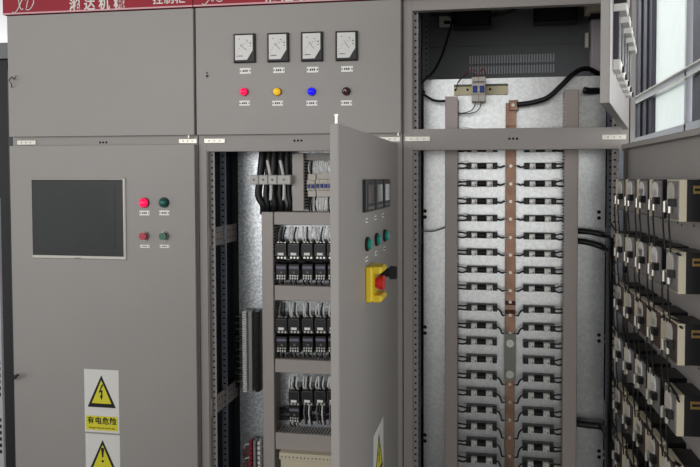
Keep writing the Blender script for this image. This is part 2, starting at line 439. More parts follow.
ld=lamp(346.6,91.5,LDRK,RBK,'unlit dark maroon round indicator lamp below the fourth white meter',"indicator lamp",'indicator_lamp'); ld['group']=G
MB().tube([(-.005,-.0245,-.003),(0,-.026,.004),(.005,-.0245,-.003)],.001,WHITE,5).build('filament_mark',ld)
lamp(144.7,202.7,LRED,RBR,'glowing red round push button above, right of the touch screen','push button','push_button',r=.020,lab=(0,-.040),h=.010)
lamp(164.5,202.5,BGR,RBK,'dark green domed push button, upper right of the touch screen','push button','push_button',r=.020,lab=(0,-.040),h=.010)
lamp(145.0,236,BRD,mat('ring_steel',(150,146,142),.3,.6),'dull red flat push button, lower left of the four beside the screen','push button','push_button',r=.0185,lab=(0,-.040),flat=True,lw=.040,lh=.012)
lamp(164.8,236,BG2,mat('ring_steel',(150,146,142)),'dull green flat push button, lower right of the four beside the screen','push button','push_button',r=.0185,lab=(0,-.040),flat=True,lw=.040,lh=.012)

# panel meters on the middle cabinet
mt=[((233.5,34),(255,62.4)),((267.2,33.2),(288.6,61.6)),((301,32.1),(322.6,61)),((335.4,31.3),(357.4,60.2))]
for i,(a,b) in enumerate(mt):
    A=at(a[0],a[1],-.01); B=at(b[0],b[1],-.01); cx=(A.x+B.x)/2; cz=(A.z+B.z)/2; w=(B.x-A.x)/2; h=(A.z-B.z)/2
    t=thing('panel_meter','white-faced black square analogue meter above the %s indicator lamp'%(['pink-red','yellow','blue','dark maroon'][i]),'panel meter',(cx,-.001,cz),'analogue meters in a row')
    MB().box(-w,w,-.012,0,-h,h,BLACK,.003).build('housing',t)
    k=.82; f=MB().poly([(-w*k,-h*k),(w*.28,-h*k),(w*k,-h*.18),(w*k,h*.88),(-w*k,h*.88)],-.0128,-.012,METERF)
    f.build('dial_face',t)
    d=MB(); pts=[]
    for j in range(9):
        a_=math.radians(178-j*11); R_=w*1.25; c0=(w*.62,-h*.62)
        x=c0[0]+R_*math.cos(a_); z=c0[1]+R_*math.sin(a_); x2=c0[0]+R_*1.10*math.cos(a_); z2=c0[1]+R_*1.10*math.sin(a_)
        if abs(x2)<w*.8 and abs(z2)<h*.86: d.tube([(x,-.013,z),(x2,-.013,z2)],.0006,INK,4,1)
    for dx,dz,ww in ((-.42,.62,.10),(.30,.52,.12),(.62,.30,.16),(.62,.12,.13),(-.35,-.55,.5)): d.box(w*dx-w*ww/2,w*dx+w*ww/2,-.0133,-.0128,h*dz-.0012,h*dz+.0012,INK)
    d.build('scale_marks',t)
    MB().tube([(w*.25,-.0138,-h*.15),(-w*.35+i*.002,-.0138,h*(.25+.03*i))],.0007,INK,4,1).build('needle',t)
    m=MB(); plate(m,.044,.021,dz=-h-.029); m.build('name_plate',t)

# ------------------------------------------------------------------ warning signs
def tri(mb, cx, cz, hw, hh, y):
    mb.poly([(cx-hw,cz-hh),(cx+hw,cz-hh),(cx,cz+hh)],y-.0004,y,INK)
    k=.70; dz=-hh*.055
    mb.poly([(cx-hw*k,cz-hh*k+dz),(cx+hw*k,cz-hh*k+dz),(cx,cz+hh*k+dz*.2)],y-.0008,y-.0004,YEL)
def sign(name,label,w,h,bolt,caption=True):
    t=thing(name,label,'warning sign')
    m=MB().box(-w/2,w/2,-.001,0,-h,0,WHITE); m.build('sticker',t)
    m=MB(); cz=-h*.345
    tri(m,0,cz,w*.41,h*.255,-.001); m.build('warning_triangle',t)
    y=-.0020; m=MB(); s=w
    if bolt:
        m.poly([(.02*s,cz+.20*s),(-.085*s,cz-.04*s),(-.01*s,cz-.02*s),(-.02*s,cz-.12*s),(-.05*s,cz-.11*s),(.0*s,cz-.24*s),(.05*s,cz-.10*s),(.02*s,cz-.11*s),(.04*s,cz+.04*s),(-.02*s,cz+.03*s),(.06*s,cz+.17*s)],y,-.0018,INK)
        m.build('lightning_bolt',t)
    else:
        m.poly([(-.045*s,cz+.20*s),(0,cz+.23*s),(.045*s,cz+.20*s),(.018*s,cz-.04*s),(-.018*s,cz-.04*s)],y,-.0018,INK)
        m.cyl((0,y,cz-.14*s),.035*s,.0002,INK,'y',12,smooth=False); m.build('exclamation_mark',t)
    m=MB().box(-w*.46,w*.46,-.0014,-.001,-h*.965,-h*.74,YEL); m.build('caption_band',t)
    if caption:
        for i,chx in enumerate(zip('有电危险',(-.32,-.105,.11,.325))):
            text(chx[0],w*.20,INK,'caption_character',t,(chx[1]*w,-.0016,-h*.855),bold=.0007)
        text('Danger! Electric shock risk',w*.068,INK,'caption_line',t,(0,-.0016,-h*.94))
    else:
        for i,chx in enumerate(zip('注意安全',(-.32,-.105,.11,.325))):
            text(chx[0],w*.20,INK,'caption_character',t,(chx[1]*w,-.0016,-h*.855),bold=.0007)
    return t
s1=sign('warning_sign','yellow and white electric hazard sticker with lightning bolt on left cabinet door',.149,.252,True); s1.location=(.394,-.001,.743); s1.rotation_euler=(0,0,0)
s2=sign('warning_sign','exclamation mark triangle sticker below the lightning one, cut off by the bottom',.149,.252,False,False); s2.location=(.3955,-.001,.484)
s3=sign('warning_sign','lightning bolt triangle sticker low on the half open middle door',.140,.25,True); place(s3,D2.M,(-.34,-.0005,.735))

# ------------------------------------------------------------------ devices on the half open middle door
for i in range(3):
    t=thing('digital_meter','%s of three black square digital meters on the half open door'%('nearest','central','farthest')[i],'digital meter',group='black digital meters on the open door')
    MB().box(-.050,.050,-.012,0,-.045,.045,BLACK,.003).build('housing',t)
    MB().box(-.036,.036,-.0128,-.012,-.022,.030,mat('meter_window',(70,66,64),.12,0,.1,coat=.4)).build('display',t)
    m=MB()
    for k in range(4): m.box(-.034+k*.019,-.022+k*.019,-.0145,-.012,-.038,-.030,WIREG)
    m.build('key',t)
    place(t,D2.M,(-.487+i*.117,-.0005,1.452))
for i in range(3):
    t=thing('door_label','small metal name tag under the %s digital meter'%('nearest','central','farthest')[i],'name tag',group='name tags under the digital meters')
    m=MB(); plate(m,.022,.013); m.build('tag_plate',t); place(t,D2.M,(-.490+i*.112,-.0005,1.382))
for i in range(3):
    t=thing('push_button','%s green lit push button in black ring on the half open door'%('nearest','central','farthest')[i],'push button',group='green push buttons on the open door')
    MB().cyl((0,-.007,0),.020,.007,BLACK,'y',18).build('bezel',t)
    MB().cyl((0,-.015,0),.0145,.008,glow('lamp_green',(10,110,96),.25),'y',18).build('button_cap',t)
    m=MB(); plate(m,.024,.013,dz=-.042); m.build('name_plate',t)
    place(t,D2.M,(-.492+i*.122,-.0005,1.316))
es=thing('emergency_stop','yellow emergency stop box with red mushroom knob on half open door','emergency stop')
YB=mat('estop_yellow',(228,196,30),.4,0,.04)
MB().box(-.043,.043,-.020,0,-.050,.050,YB,.005).build('guard_box',es,bevel=.003)
for sg in (-1,1):
    g=MB().box(-.036,.036,-.046,-.018,sg*.040-.010,sg*.040+.010,YB,.006)
    g.build('guard_wing',es,bevel=.002)
m=MB().cyl((0,-.030,0),.013,.012,mat('estop_red',(206,36,40),.4),'y',16).cyl((0,-.044,0),.021,.016,mat('estop_red',(206,36,40)),'y',20,r2=.019)
m.build('mushroom_knob',es)
place(es,D2.M,(-.462,-.0005,1.203))
rs=thing('rotary_switch','black rotary switch beside the yellow emergency stop','switch')
MB().cyl((0,-.010,0),.021,.010,BLACK,'y',18).build('bezel',rs)
MB().cyl((0,-.03,0),.014,.02,BLACK,'y',14).box(-.007,.007,-.052,-.028,-.020,.020,BLACK,.003).build('lever',rs)
m=MB(); plate(m,.024,.013,dz=-.040); m.build('name_plate',rs)
place(rs,D2.M,(-.300,-.0005,1.205))

# ------------------------------------------------------------------ meters on the raised upper door (right)
for i in range(5):
    L=.655-.113*i
    t=thing('panel_meter','dark narrow panel meter with white clamps on the raised door, %s from its free edge'%ORD[i],'panel meter',group='panel meters on the raised upper door')
    MB().box(-.034,.030,-.012,0,-.054,.054,mat('meter_dark',(52,48,58),.25)).build('housing',t)
    MB().box(.031,.040,-.012,0,-.052,.052,SILV).build('side_rail',t)
    MB().box(-.032,.032,-.017,0,-.080,-.056,WHITE,.003).build('clamp',t)
    MB().box(-.030,.026,-.030,0,.056,.073,WHITE,.003).build('clamp',t)
    MB().box(-.024,.016,-.028,0,.0735,.094,BLACK).build('clamp_screw',t)
    MB().box(.010,.030,-.022,-.004,-.078,-.066,BLACK).build('clamp_screw',t)
    place(t,D3u.M,(-L,-.0005,1.834))

# ------------------------------------------------------------------ right cabinet interior
PYY=.22
pl=MB().box(.053,.757,PYY,PYY+.003,.12,1.893,GALV)
pl.box(.053,.057,PYY+.003,PYY+.03,.12,1.893,GALV).box(.753,.757,PYY+.003,PYY+.03,.12,1.893,GALV)
pl.build('mounting_plate',c3)
ph=MB()
def P3(px,py,Y=PYY): return at(px,py,Y)-Vector((1.6,0,0))
for px,pys in ((425,(211,217,327,333,435,441)),(599,(212,218,335,341,451,457)),(423.5,(92,))):
    for py in pys:
        q=P3(px,py); ph.cyl((q.x,PYY-.0008,q.z),.0075,.001,HOLE,'y',10,smooth=False); ph.cyl((q.x+(.013 if px<500 else .016),PYY-.0008,q.z-.002),.006,.001,SILV,'y',10,smooth=False)
ph.build('plate_hole',c3)
for a,b in ((467.5,496.2),(527,553)):
    xa=P3(a,233).x; xb=P3(b,233).x
    MB().box(xa,xb,PYY-.0015,PYY,.14,1.88,GALV).build('mounting_strip',c3)
MB().box(.802,.818,.022,.05,.08,HT,PAINT).build('end_trim',c3)
# louvres in the back wall
lv=MB()
for za,zb in ((2.022,2.066),(1.974,2.018)):
    for k in range(32):
        x=.218+k*.0121
        lv.box(x,x+.006,DP-.006,DP-.003,za+.004,zb-.004,mat('louvre_light',(196,198,204),.5,.1))
lv.build('louvre',c3)
MB().box(.04,.76,DP-.012,DP-.003,2.105,2.111,INNER).build('back_seam',c3)
MB().box(.09,.16,.48,.50,2.17,2.215,MCB).box(.11,.14,.478,.48,2.18,2.195,HOLE).build('cable_gland_box',c3)
def fan(name,label,x,z,w,h,Y):
    t=thing(name,label,'ventilation fan',(x,Y,z))
    MB().box(-w/2,w/2,0,.09,-h/2,h/2,BLACK,.02).build('housing',t)
    g=MB()
    for k in range(9):
        g.box(-w/2+.01,w/2-.01,-.003,0,-h/2+.004+k*h/9,-h/2+.008+k*h/9,BLACK2)
    g.build('grille',t); return t
fan('ventilation_fan','black ventilation fan hanging inside the top, left one, right cabinet',ax(472,.44,18),2.205,.165,.085,.44)
fan('ventilation_fan','black ventilation fan hanging inside the top, right one, right cabinet',ax(556,.44,14),2.215,.18,.09,.44)
# fittings on the right inner wall, top
lt=thing('terminal_box','cream terminal box high on the right inner wall, right cabinet','terminal box',(ax(594,.30,5),.30,az(5,.30,594)))
MB().box(-.025,.03,0,.08,-.022,.022,CREAM,.003).build('box_body',lt); MB().cyl((-.018,-.004,0),.006,.004,SILV,'y',10).build('box_screw',lt)
q=at(596,44,.34)
lp=thing('light_fitting','pale vertical light fitting on the right inner wall, right cabinet','light fitting',(q.x,.34,q.z))
MB().box(-.018,.03,0,.05,-.11,.10,mat('pale_mauve',(170,160,164),.5),.004).build('lamp_tube_cover',lp); MB().box(-.02,.032,-.002,.052,.10,.135,BLACK).build('end_cap',lp)
q=at(587,40,.36)
sw=thing('door_switch','small pale door switch beside the vertical light fitting','switch',(q.x,.36,q.z))
MB().box(-.006,.006,0,.02,-.03,.03,MCB).build('switch_body',sw); MB().cyl((0,-.008,-.02),.006,.008,SILV,'y',10).build('plunger',sw)

# ---- trunking
def duct(name,label,x0,x1,z0,z1,Y0,Y1,m,group=None,side_slots=None,rim='v',mitre=None):
    cx,cz=(x0+x1)/2,(z0+z1)/2
    t=thing(name,label,'cable trunking',(cx,Y0,cz),group); w,h,d=(x1-x0)/2,(z1-z0)/2,Y1-Y0
    b=MB()
    if mitre: b.poly(mitre(w,h),0,.008,m); b.box(-w+.003,w-.003,.008,d,-h+.003,h-.003,m)
    else: b.box(-w,w,0,.008,-h,h,m,.002).box(-w+.003,w-.003,.008,d,-h+.003,h-.003,m)
    b.build('trunking_lid' ,t)
    s=MB(); step=.0125
    if rim=='v':
        for k in range(int(2*h/step)):
            z=-h+.006+k*step
            for sg in (-1,1):
                if side_slots and sg not in side_slots: continue
                xx=sg*(w-.003); s.box(xx,xx+sg*.004,.010,d,z,z+step*.55,m)
                s.box(xx,xx+sg*.0006,.010,d-.004,z+step*.55,z+step,HOLE)
    else:
        for k in range(int(2*w/step)):
            x=-w+.006+k*step
            for sg in (-1,1):
                zz=sg*(h-.003); s.box(x,x+step*.55,.010,d,zz,zz+sg*.004,m)
                s.box(x+step*.55,x+step,.010,d-.004,zz,zz+sg*.0006,HOLE)
    s.build('trunking_fingers',t); return t
DY=.15
duct('cable_trunking','long grey-brown vertical cable trunking left of the fuse holders',ax(445,DY),ax(457.5,DY),.13,az(96.5,DY,450),DY,PYY-.0005,DUCT3,side_slots=(1,))
duct('cable_trunking','long grey-brown vertical cable trunking right of the fuse holders',ax(564,DY),ax(578,DY),.13,az(89.5,DY,570),DY,PYY-.0005,DUCT3,side_slots=(-1,))

# ---- busbar
BY=.195
bx0,bx1=ax(505.3,BY),ax(515.8,BY); bcx=(bx0+bx1)/2
bb=thing('copper_busbar','vertical copper busbar down the centre of the open right cabinet','busbar',(bcx,BY,1.2))
hw=(bx1-bx0)/2
def bz(py): return az(py,BY,510)-1.2
MB().box(-hw,hw,0,.006,bz(334),bz(103),COPPER,.001).build('upper_bar',bb)
MB().box(-hw*.92,hw*.92,.001,.007,-1.05,bz(379),COPPER,.001).build('lower_bar',bb)
MB().box(-hw*1.12,hw*1.12,-.004,.003,bz(380),bz(333),mat('grey_link_bar',(140,142,134),.4,.3,.05)).build('link_bar',bb)
MB().box(-hw*.4,hw*1.35,-.010,0,bz(111),bz(100.5),COPPER,.002).box(-hw,hw,-.006,0,bz(126),bz(113),COPPER,.001).build('lug',bb)
wz=MB()
for py in (303,312): wz.box(-hw*1.02,hw*1.02,-.0015,0,bz(py+2),bz(py-2.2),mat('copper_stain',(84,50,38),.5,.6))
wz.build('joint',bb)
for py in (343,374):
    MB().cyl((0,-.008,bz(py)),.015,.004,SILV,'y',18).cyl((0,-.013,bz(py)),.008,.006,HINGE,'y',6,smooth=False).build('washer',bb)
BOLTY=[166,184,201.5,219,237.5,255,272.5,290.5,302,315,333,384,402,420,437.5,456]
for py in BOLTY:
    MB().cyl((0,-.004,bz(py)),.0062,.004,SILV,'y',10).cyl((0,-.0065,bz(py)),.0035,.003,HINGE,'y',6,smooth=False).build('bolt',bb)
MB().cyl((hw*.35,-.015,bz(105.5)),.007,.006,HINGE,'y',6,smooth=False).build('bolt',bb)
for zz in (1.70,1.0,.45):
    MB().box(-.02,.02,.007,PYY-BY-.0005,zz-1.2-.015,zz-1.2+.015,BROWN).build('insulator',bb)

# ---- fuse holders
FH=.178      # front of the holders
def make_fuse(side):
    t=thing('fuse_holder','','fuse holder')
    w=.0600; d=PYY-.0015-FH
    MB().box(-w,w,d*.45,d,-.0125,.0125,BLACK).box(-w,-w+.020,0,d*.45,-.011,.011,BLACK,.002).box(w-.016,w,0,d*.45,-.011,.011,BLACK,.002).build('base',t)
    for s in (-1,1):
        m=MB().box(s*.030-.0125,s*.030+.0125,.002,d*.45,-.0115,.0100,mat('clip_white',(244,242,236),.35,.1,.03),.002)
        m.cyl((s*.030-.004,-.001,.001),.0042,.004,SILV,'y',8).cyl((s*.030+.006,0,-.005),.0026,.003,INK,'y',6)
        m.build('clip',t)
    MB().cyl((-.0175,.010,-.001),.0100,.035,BLACK,'x',12).box(-.013,.013,-.001,.001,-.003,.005,BLACK2).build('fuse_tube',t)
    return t
LY=[131.5,148.6,165.8,183.6,201.4,218.5,235.5,252.8,270.4,287.7,308.5,326.4,342.6,360.2,377,394,410.8,427.8,444.5,461]
RY=[131.5,148.6,165.8,183.6,201.4,218.9,236.8,254.4,271.4,289.3,310.7,328.6,345.7,362,379.7,396.7,414,431.3,448.9,465.8]
bolt_for={2:166,3:184,4:201.5,5:219,6:237.5,7:255,8:272.5,9:290.5,10:315,11:333,14:384,15:402,16:420,17:437.5,18:456,19:474}
for side,ys_ in ((-1,LY),(1,RY)):
    proto=reg(make_fuse(side))
    for i,py in enumerate(ys_):
        if side<0: px=(481.8-(.4 if i>10 else 0))
        else: px=540.4-(2.2*(py-166)/300)
        p=at(px,py,FH)
        lab='fuse holder in the %s column of the right cabinet, %s from the top'%('left' if side<0 else 'right',ORD[i])
        if i==0: pass
        o=proto if i==0 else copy_thing(proto,p,lab)
        o.location=p; o['label']=lab; o['group']='fuse holders in the %s column'%('left' if side<0 else 'right')
        # leads of this holder
        dx=.0600; yb=.02
        duX=(ax(457.5,FH)-p.x) if side<0 else (ax(564.5,FH)-p.x)
        m=MB(); j=random.uniform(-.003,.003)
        m.tube([(side*dx*.95,.010,.005),(side*dx*1.10,.006,.0075),(duX*.5+side*dx*.5,.006,.0085+j),(duX,.012,.0085+j)],.0032,CABLE,5,3)
        m.tube([(side*dx*.95,.010,-.005),(side*dx*1.10,.005,-.0085),(duX*.5+side*dx*.5,.005,-.0085-j),(duX,.012,-.0085)],.0036,CABLE,5,3)
        if random.random()<.6:
            m.tube([(side*dx*.6,.0,.010),(side*dx*.95,-.002,.018+j),(duX*.6+side*dx*.4,.002,.014),(duX,.016,.002)],.0009,WIREG if random.random()<.6 else CABLE,4,3)
        m.build('outgoing_leads',o)
        if i in bolt_for:
            bzz=az(bolt_for[i],BY,510)-p.z; bxx=bcx-side*-1*hw*.8-p.x if False else (bcx+side*hw*.75)-p.x
            m=MB(); e=-side*dx
            m.tube([(e*.95,.012,-.002),(e*1.12,.010,-.005),(e*1.25,.010,(bzz-.004)*.35-.004),(e*1.32,.010,bzz*.9-.002),((e*1.3+bxx)/2,.011,bzz),(bxx,BY-FH-.004,bzz)],.0037,CABLE,5,4)
            m.cyl(((bxx-(-.006 if side>0 else .006)),BY-FH-.0075,bzz),.0045,.003,SILV,'y',8)
            m.build('busbar_lead',o)

# ---- DIN rail and breaker
q0=at(454,95,.205); q1=at(508,83.5,.205)
rl=thing('mounting_rail','beige horizontal mounting rail behind the small breaker, right cabinet','mounting rail',((q0.x+q1.x)/2,.205,(q0.z+q1.z)/2))
w=(q1.x-q0.x)/2; h=(q1.z-q0.z)/2
MB().box(-w,w,.004,.0148,-h*.75,h*.75,BEIGE).box(-w,w,0,.004,h*.62,h,mat('rail_edge_green',(96,104,84),.5)).box(-w,w,0,.004,-h,-h*.62,BEIGE).build('rail',rl)
r_=MB()
for x in (-.10,-.052,.036): r_.cyl((x,.003,0),.005,.001,HOLE,'y',8,smooth=False)
r_.build('rail_hole',rl)
q=at(478.5,88.5,.14)
br=thing('circuit_breaker','small two-pole circuit breaker on the beige rail','circuit breaker',(q.x,.14,q.z))
MB().box(-.026,.026,.012,.063,-.047,.047,MCB,.002).box(-.026,.026,0,.012,-.022,.022,MCB,.003).build('breaker_body',br)
m=MB()
for s in (-1,1): m.box(s*.013-.0085,s*.013+.0085,-.006,.002,-.016,.010,BLUE,.002)
m.build('toggle',br)
m=MB().box(-.022,.022,.0112,.012,.024,.030,WIREG).box(-.0005,.0005,.0112,.013,-.047,.047,INK).box(-.004,.004,-.0065,-.005,-.008,-.002,WHITE); m.build('marking',br)
m=MB()
for x,z1,mm in ((-.018,.024,CABLE),(-.006,.028,WIRER),(.008,.032,WIRER),(.018,.03,CABLE)): pass
m.tube([(-.016,.03,.045),(-.020,.028,.062),(-.045,.03,.060),(-.078,.034,.035),(-.086,.045,.005)],.0018,CABLE,5)
m.tube([(-.006,.03,.045),(-.008,.026,.066),(-.026,.026,.075),(-.052,.03,.060),(-.08,.036,.028)],.0016,WIRER,5)
m.tube([(.004,.03,.045),(.004,.026,.065),(.014,.024,.078),(.026,.03,.066),(.022,.034,.046)],.0018,WIRER,5)
m.tube([(-.014,.03,-.045),(-.016,.028,-.062),(-.030,.03,-.080),(-.060,.034,-.088),(-.085,.05,-.086)],.0022,WIREG,5)
m.tube([(.008,.03,-.045),(.006,.028,-.066),(-.010,.03,-.084),(-.040,.034,-.090),(-.085,.05,-.089)],.0022,WIREG,5)
m.build('breaker_wires',br)
# ---- cables in the right cabinet
def cable(name,label,pts,r,m=CABLE,n=8,cat='cable',group=None):
    p0=Vector(pts[0]); o=MB().tube(pts,r,m,n).build(name,None,p0); o.location=p0; return tag(o,label,cat,group)
def A(l): return [at(x,y,Y) for x,y,Y in l]
cable('power_cable','thick black power cable curving from the busbar lug to upper right',A([(517,104.5,.185),(530,103,.18),(547,98,.17),(560,87,.17),(571,76,.18),(582,69,.22),(592,70,.28),(600,76,.34)]),.0098)
cable('power_cable','short thick black cable stub beside the right trunking top',A([(584,90,.19),(590,91,.20),(598,91,.22),(608,92,.26)]),.013)
cable('control_cable','thin black cable looping down the upper left of the right cabinet',A([(428,12,.30),(440,14,.32),(452,18,.33),(448,36,.30),(442,55,.26),(433,72,.19),(423,82,.16),(422,92,.17),(431,99,.18),(438,101,.175),(446,101,.17)]),.005)
cable('control_cable','thin black cable running between the two fans overhead',A([(490,15,.42),(503,14,.40),(518,8,.40),(532,3,.42)]),.006)
cable('control_cable','upper black cable leaving the right trunking at mid height',A([(577,231,.19),(590,232,.185),(604,235,.17),(613,236,.10),(620,240,.03),(628,242,-.03)]),.0110)
cable('control_cable','lower black cable leaving the right trunking at mid height',A([(577,241,.19),(590,243,.185),(604,248,.17),(612,254,.10),(618,262,.03),(626,270,-.03)]),.0110)
cable('control_cable','black cable leaving the right trunking near the bottom',A([(575,423,.19),(588,425,.185),(602,427,.17),(608,436,.10),(614,446,.03),(624,455,-.03)]),.0135)
cable('control_cable','thin grey wire crossing from the left post to the left trunking',A([(413,228.5,.10),(424,231,.17),(434,231,.19),(446,227,.19)]),.003,WIREG)

# ------------------------------------------------------------------ ammeters behind the big right door
B0=.0215-.0195      # inside face of the sheet (2 mm)
def make_ammeter(cream, brown):
    t=thing('ammeter','','ammeter'); w,h=.041,.048
    d=.070
    if cream:
        MB().box(-w,w,B0,d-.020,-h,h,BLACK).build('case',t)
        MB().box(-w,w,d-.020,d-.004,-h,h,CREAM).build('rear_band',t)
    else:
        MB().box(-w,w,B0,d-.004,-h,h,BLACK).build('case',t)
        MB().box(w-.010,w,d-.004,d+.003,-h,h,CREAM).build('rear_band',t)
    MB().box(-w+.002,w-.010,d-.004,d-.001,-h+.003,h-.003,brown).build('terminal_plate',t)
    c=MB().cyl((.004,d-.001,.022),.020,.003,WIREW if not cream else MCB,'y',18).box(-.016,.024,d-.001,d+.002,.0,.022,WIREW if not cream else MCB); c.build('round_cover',t)
    for x in (-.012,.022):
        MB().cyl((x,d-.001,-.006),.0042,.010,SILV,'y',10).cyl((x,d+.008,-.030),.0046,.026,SILV,'z',8).build('terminal_post',t)
    MB().box(-.030,-.012,d-.001,d+.012,-.014,.004,BLACK).build('terminal_block',t)
    MB().box(-w-.0006,-w,.012,.036,.016,.034,GOLD).box(-w-.0010,-w-.0006,.015,.033,.022,.028,INK).build('maker_plate',t)
    m=MB()
    m.tube([(-.012,d+.008,-.022),(-.014,d+.010,-.05),(-.010,d+.006,-.085),(-.012,d+.004,-.122)],.0022,CABLE,5,3)
    m.tube([(.022,d+.008,-.022),(.020,d+.012,-.05),(.024,d+.008,-.09),(.020,d+.006,-.125)],.0022,CABLE,5,3)
    m.build('lead_wires',t)
    return t
GREYB=mat('grey_bakelite',(128,124,122),.4,.1,.25,40)
protoA=reg(make_ammeter(False,GREYB)); protoB=reg(make_ammeter(True,BROWN)); protoC=reg(make_ammeter(True,GREYB))
used=set()
zrows=[1.449,1.283,1.118,.953,.790,.625]; cols=[.185,.299,.413,.527,.641]
rowname=['top row','second row from the top','third row from the top','fourth row from the top','fifth row from the top','sixth row from the top']
for r,z in enumerate(zrows):
    for k,L in enumerate(cols):
        if r in (0,1,3): pr=protoC if k==4 else protoA
        else: pr=protoB
        lab='black ammeter seen from behind, %s, %s from the hinge'%(rowname[r],ORD[k])
        o=pr if pr.name not in used else copy_thing(pr,(0,0,0),lab); used.add(pr.name)
        o['label']=lab; o['group']='ammeters on the big open door'
        place(o,D3l.M,(-L,0,z))
for r,z in enumerate(zrows):
    zz=z-.120; random.seed(r); pts=[]
    for s in range(9):
        L=.03+s*.083; pts.append(D3l.M@Vector((-L,.060+random.uniform(-.004,.008),zz-.004+random.uniform(-.008,.008)+ (.0 if s else .02))))
    if r<5:
        m=MB(); p0=pts[0]
        for q in range(2):
            m.tube([p+Vector((random.uniform(-.005,.005),0,random.uniform(-.007,.007))) for p in pts],.0028,CABLE,5,3)
        o=m.build('wire_harness',None,p0); o.location=p0; tag(o,'loose black wire harness below the %s of ammeters'%rowname[r].replace(' from the top',''),'cable')
m=MB(); random.seed(3)
for q in range(4):
    m.tube([D3l.M@Vector((-.045-.012*q+random.uniform(-.01,.01),.058+.006*q,z)) for z in (1.30,1.2,1.08,.95,.8,.66,.5)],.0038,CABLE,6,3)
p0=Vector(m.v[0]); o=m.build('wire_harness',None,p0); o.location=p0; tag(o,'black vertical wire harness beside the hinge of the big open door','cable')

# ------------------------------------------------------------------ middle cabinet interior
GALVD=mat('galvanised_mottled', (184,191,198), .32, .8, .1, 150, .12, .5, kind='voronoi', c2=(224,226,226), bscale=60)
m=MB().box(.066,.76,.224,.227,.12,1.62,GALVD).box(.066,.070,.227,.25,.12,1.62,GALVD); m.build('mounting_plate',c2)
# dark wiring duct on the side wall and window of the far side
dp=MB().box(.02,.06,.26,.30,.12,1.62,BLACK2); dp.build('dark_side_channel',c2)
TY=.15
def dx2(px): return ax(px,TY)
def dz2(py,px=300): return az(py,TY,px)
T0,T1=.15,.2235
xr=1.50
vx0,vx1=dx2(261.5),dx2(273)
duct('cable_trunking','tall pale grey vertical trunking at the left of the contactors',vx0,vx1,.14,dz2(212.2),T0,T1,DUCT,side_slots=(1,))
bands=[(212.2,225,'top horizontal trunking above the first contactor row'),(286,301,'horizontal trunking between the first and second contactor rows'),(360,373.5,'horizontal trunking between the second and third contactor rows'),(434,451,'horizontal trunking below the third contactor row')]
for a,b,l in bands:
    duct('cable_trunking','pale grey '+l,vx1+.0045,xr,dz2(b),dz2(a),T0,T1,DUCT,rim='h')
duct('cable_trunking','short pale grey vertical trunking between black cables and breakers',dx2(292.5),dx2(304),dz2(211),1.60,T0,T1,DUCT,side_slots=(1,))
MB().box(ax(305.5,.17)-.8,xr-.8,.17,.2235,az(160,.17,320),1.601,mat('grey_gland_plate',(150,146,142),.4)).build('gland_strip',c2)
# contactors
WB=mat('relay_purple_grey',(120,112,136),.45,0,.1); EDGE=mat('contactor_edge',(96,94,98),.4,0,.1)
def make_contactor():
    t=thing('contactor','','contactor'); w,h=.0240,.0385; d=.073
    MB().box(-w,w,.014,d,-h,h,BLACK).box(-w+.002,w-.002,0,.014,-h*.62,h*.72,BLACK,.003).build('body',t)
    e=MB()
    for s in (-1,1): e.box(s*(w-.003)-.0008,s*(w-.003)+.0008,-.0006,.001,-h*.55,h*.6,EDGE)
    e.box(-w+.003,w-.003,-.0006,.001,h*.60,h*.66,EDGE); e.box(-w+.003,w-.003,-.0006,.001,-h*.58,-h*.52,EDGE); e.build('edge_trim',t)
    MB().box(-.012,.012,-.0012,0,-.020,-.010,LABEL).build('label_plate',t)
    s_=MB()
    for x in (-.014,0,.014):
        for z in (h*.86,-h*.82): s_.cyl((x,.010,z),.0045,.004,SILV,'y',8)
    s_.build('terminal_screw',t); return t
def make_relay():
    t=thing('overload_relay','','overload relay'); w,h=.0225,.0335; d=.072
    MB().box(-w,w,.006,d,-h,h,BLACK,.002).build('body',t)
    MB().box(-w+.002,w-.003,.004,.006,h*.42,h*.72,WB).build('label_plate',t)
    MB().cyl((.002,.001,.0),.0045,.005,WIREG,'y',10).build('dial',t)
    s_=MB()
    for x in (-.015,-.005,.005,.015):
        s_.cyl((x,.002,-h*.42),.0034,.004,SILV,'y',6); s_.box(x-.0025,x+.0025,.001,.005,-h*.85,-h*.62,WIREW)
    s_.build('terminal_screw',t); return t
pc=reg(make_contactor()); pr=reg(make_relay())
XS=[280.5,293.3,306.8,319.8,332.5,345,357]
def leads(o, z0, z1, wc=None, n=3, sp=.009, name='lead_wires', y=.016):
    m=MB()
    for k in range(n):
        x=(k-(n-1)/2)*sp; mm=wc[k%len(wc)]
        m.tube([(x,y,z0),(x+random.uniform(-.003,.003),y-.010,(z0*.6+z1*.4)),(x+random.uniform(-.006,.006),y+.004,z1)],.0034,mm,5,3)
    m.build(name,o)
first_c=first_r=True
rows=[(250.3,272.5,227,'top'),(325,345,303,'middle'),(397.5,415,377,'bottom')]
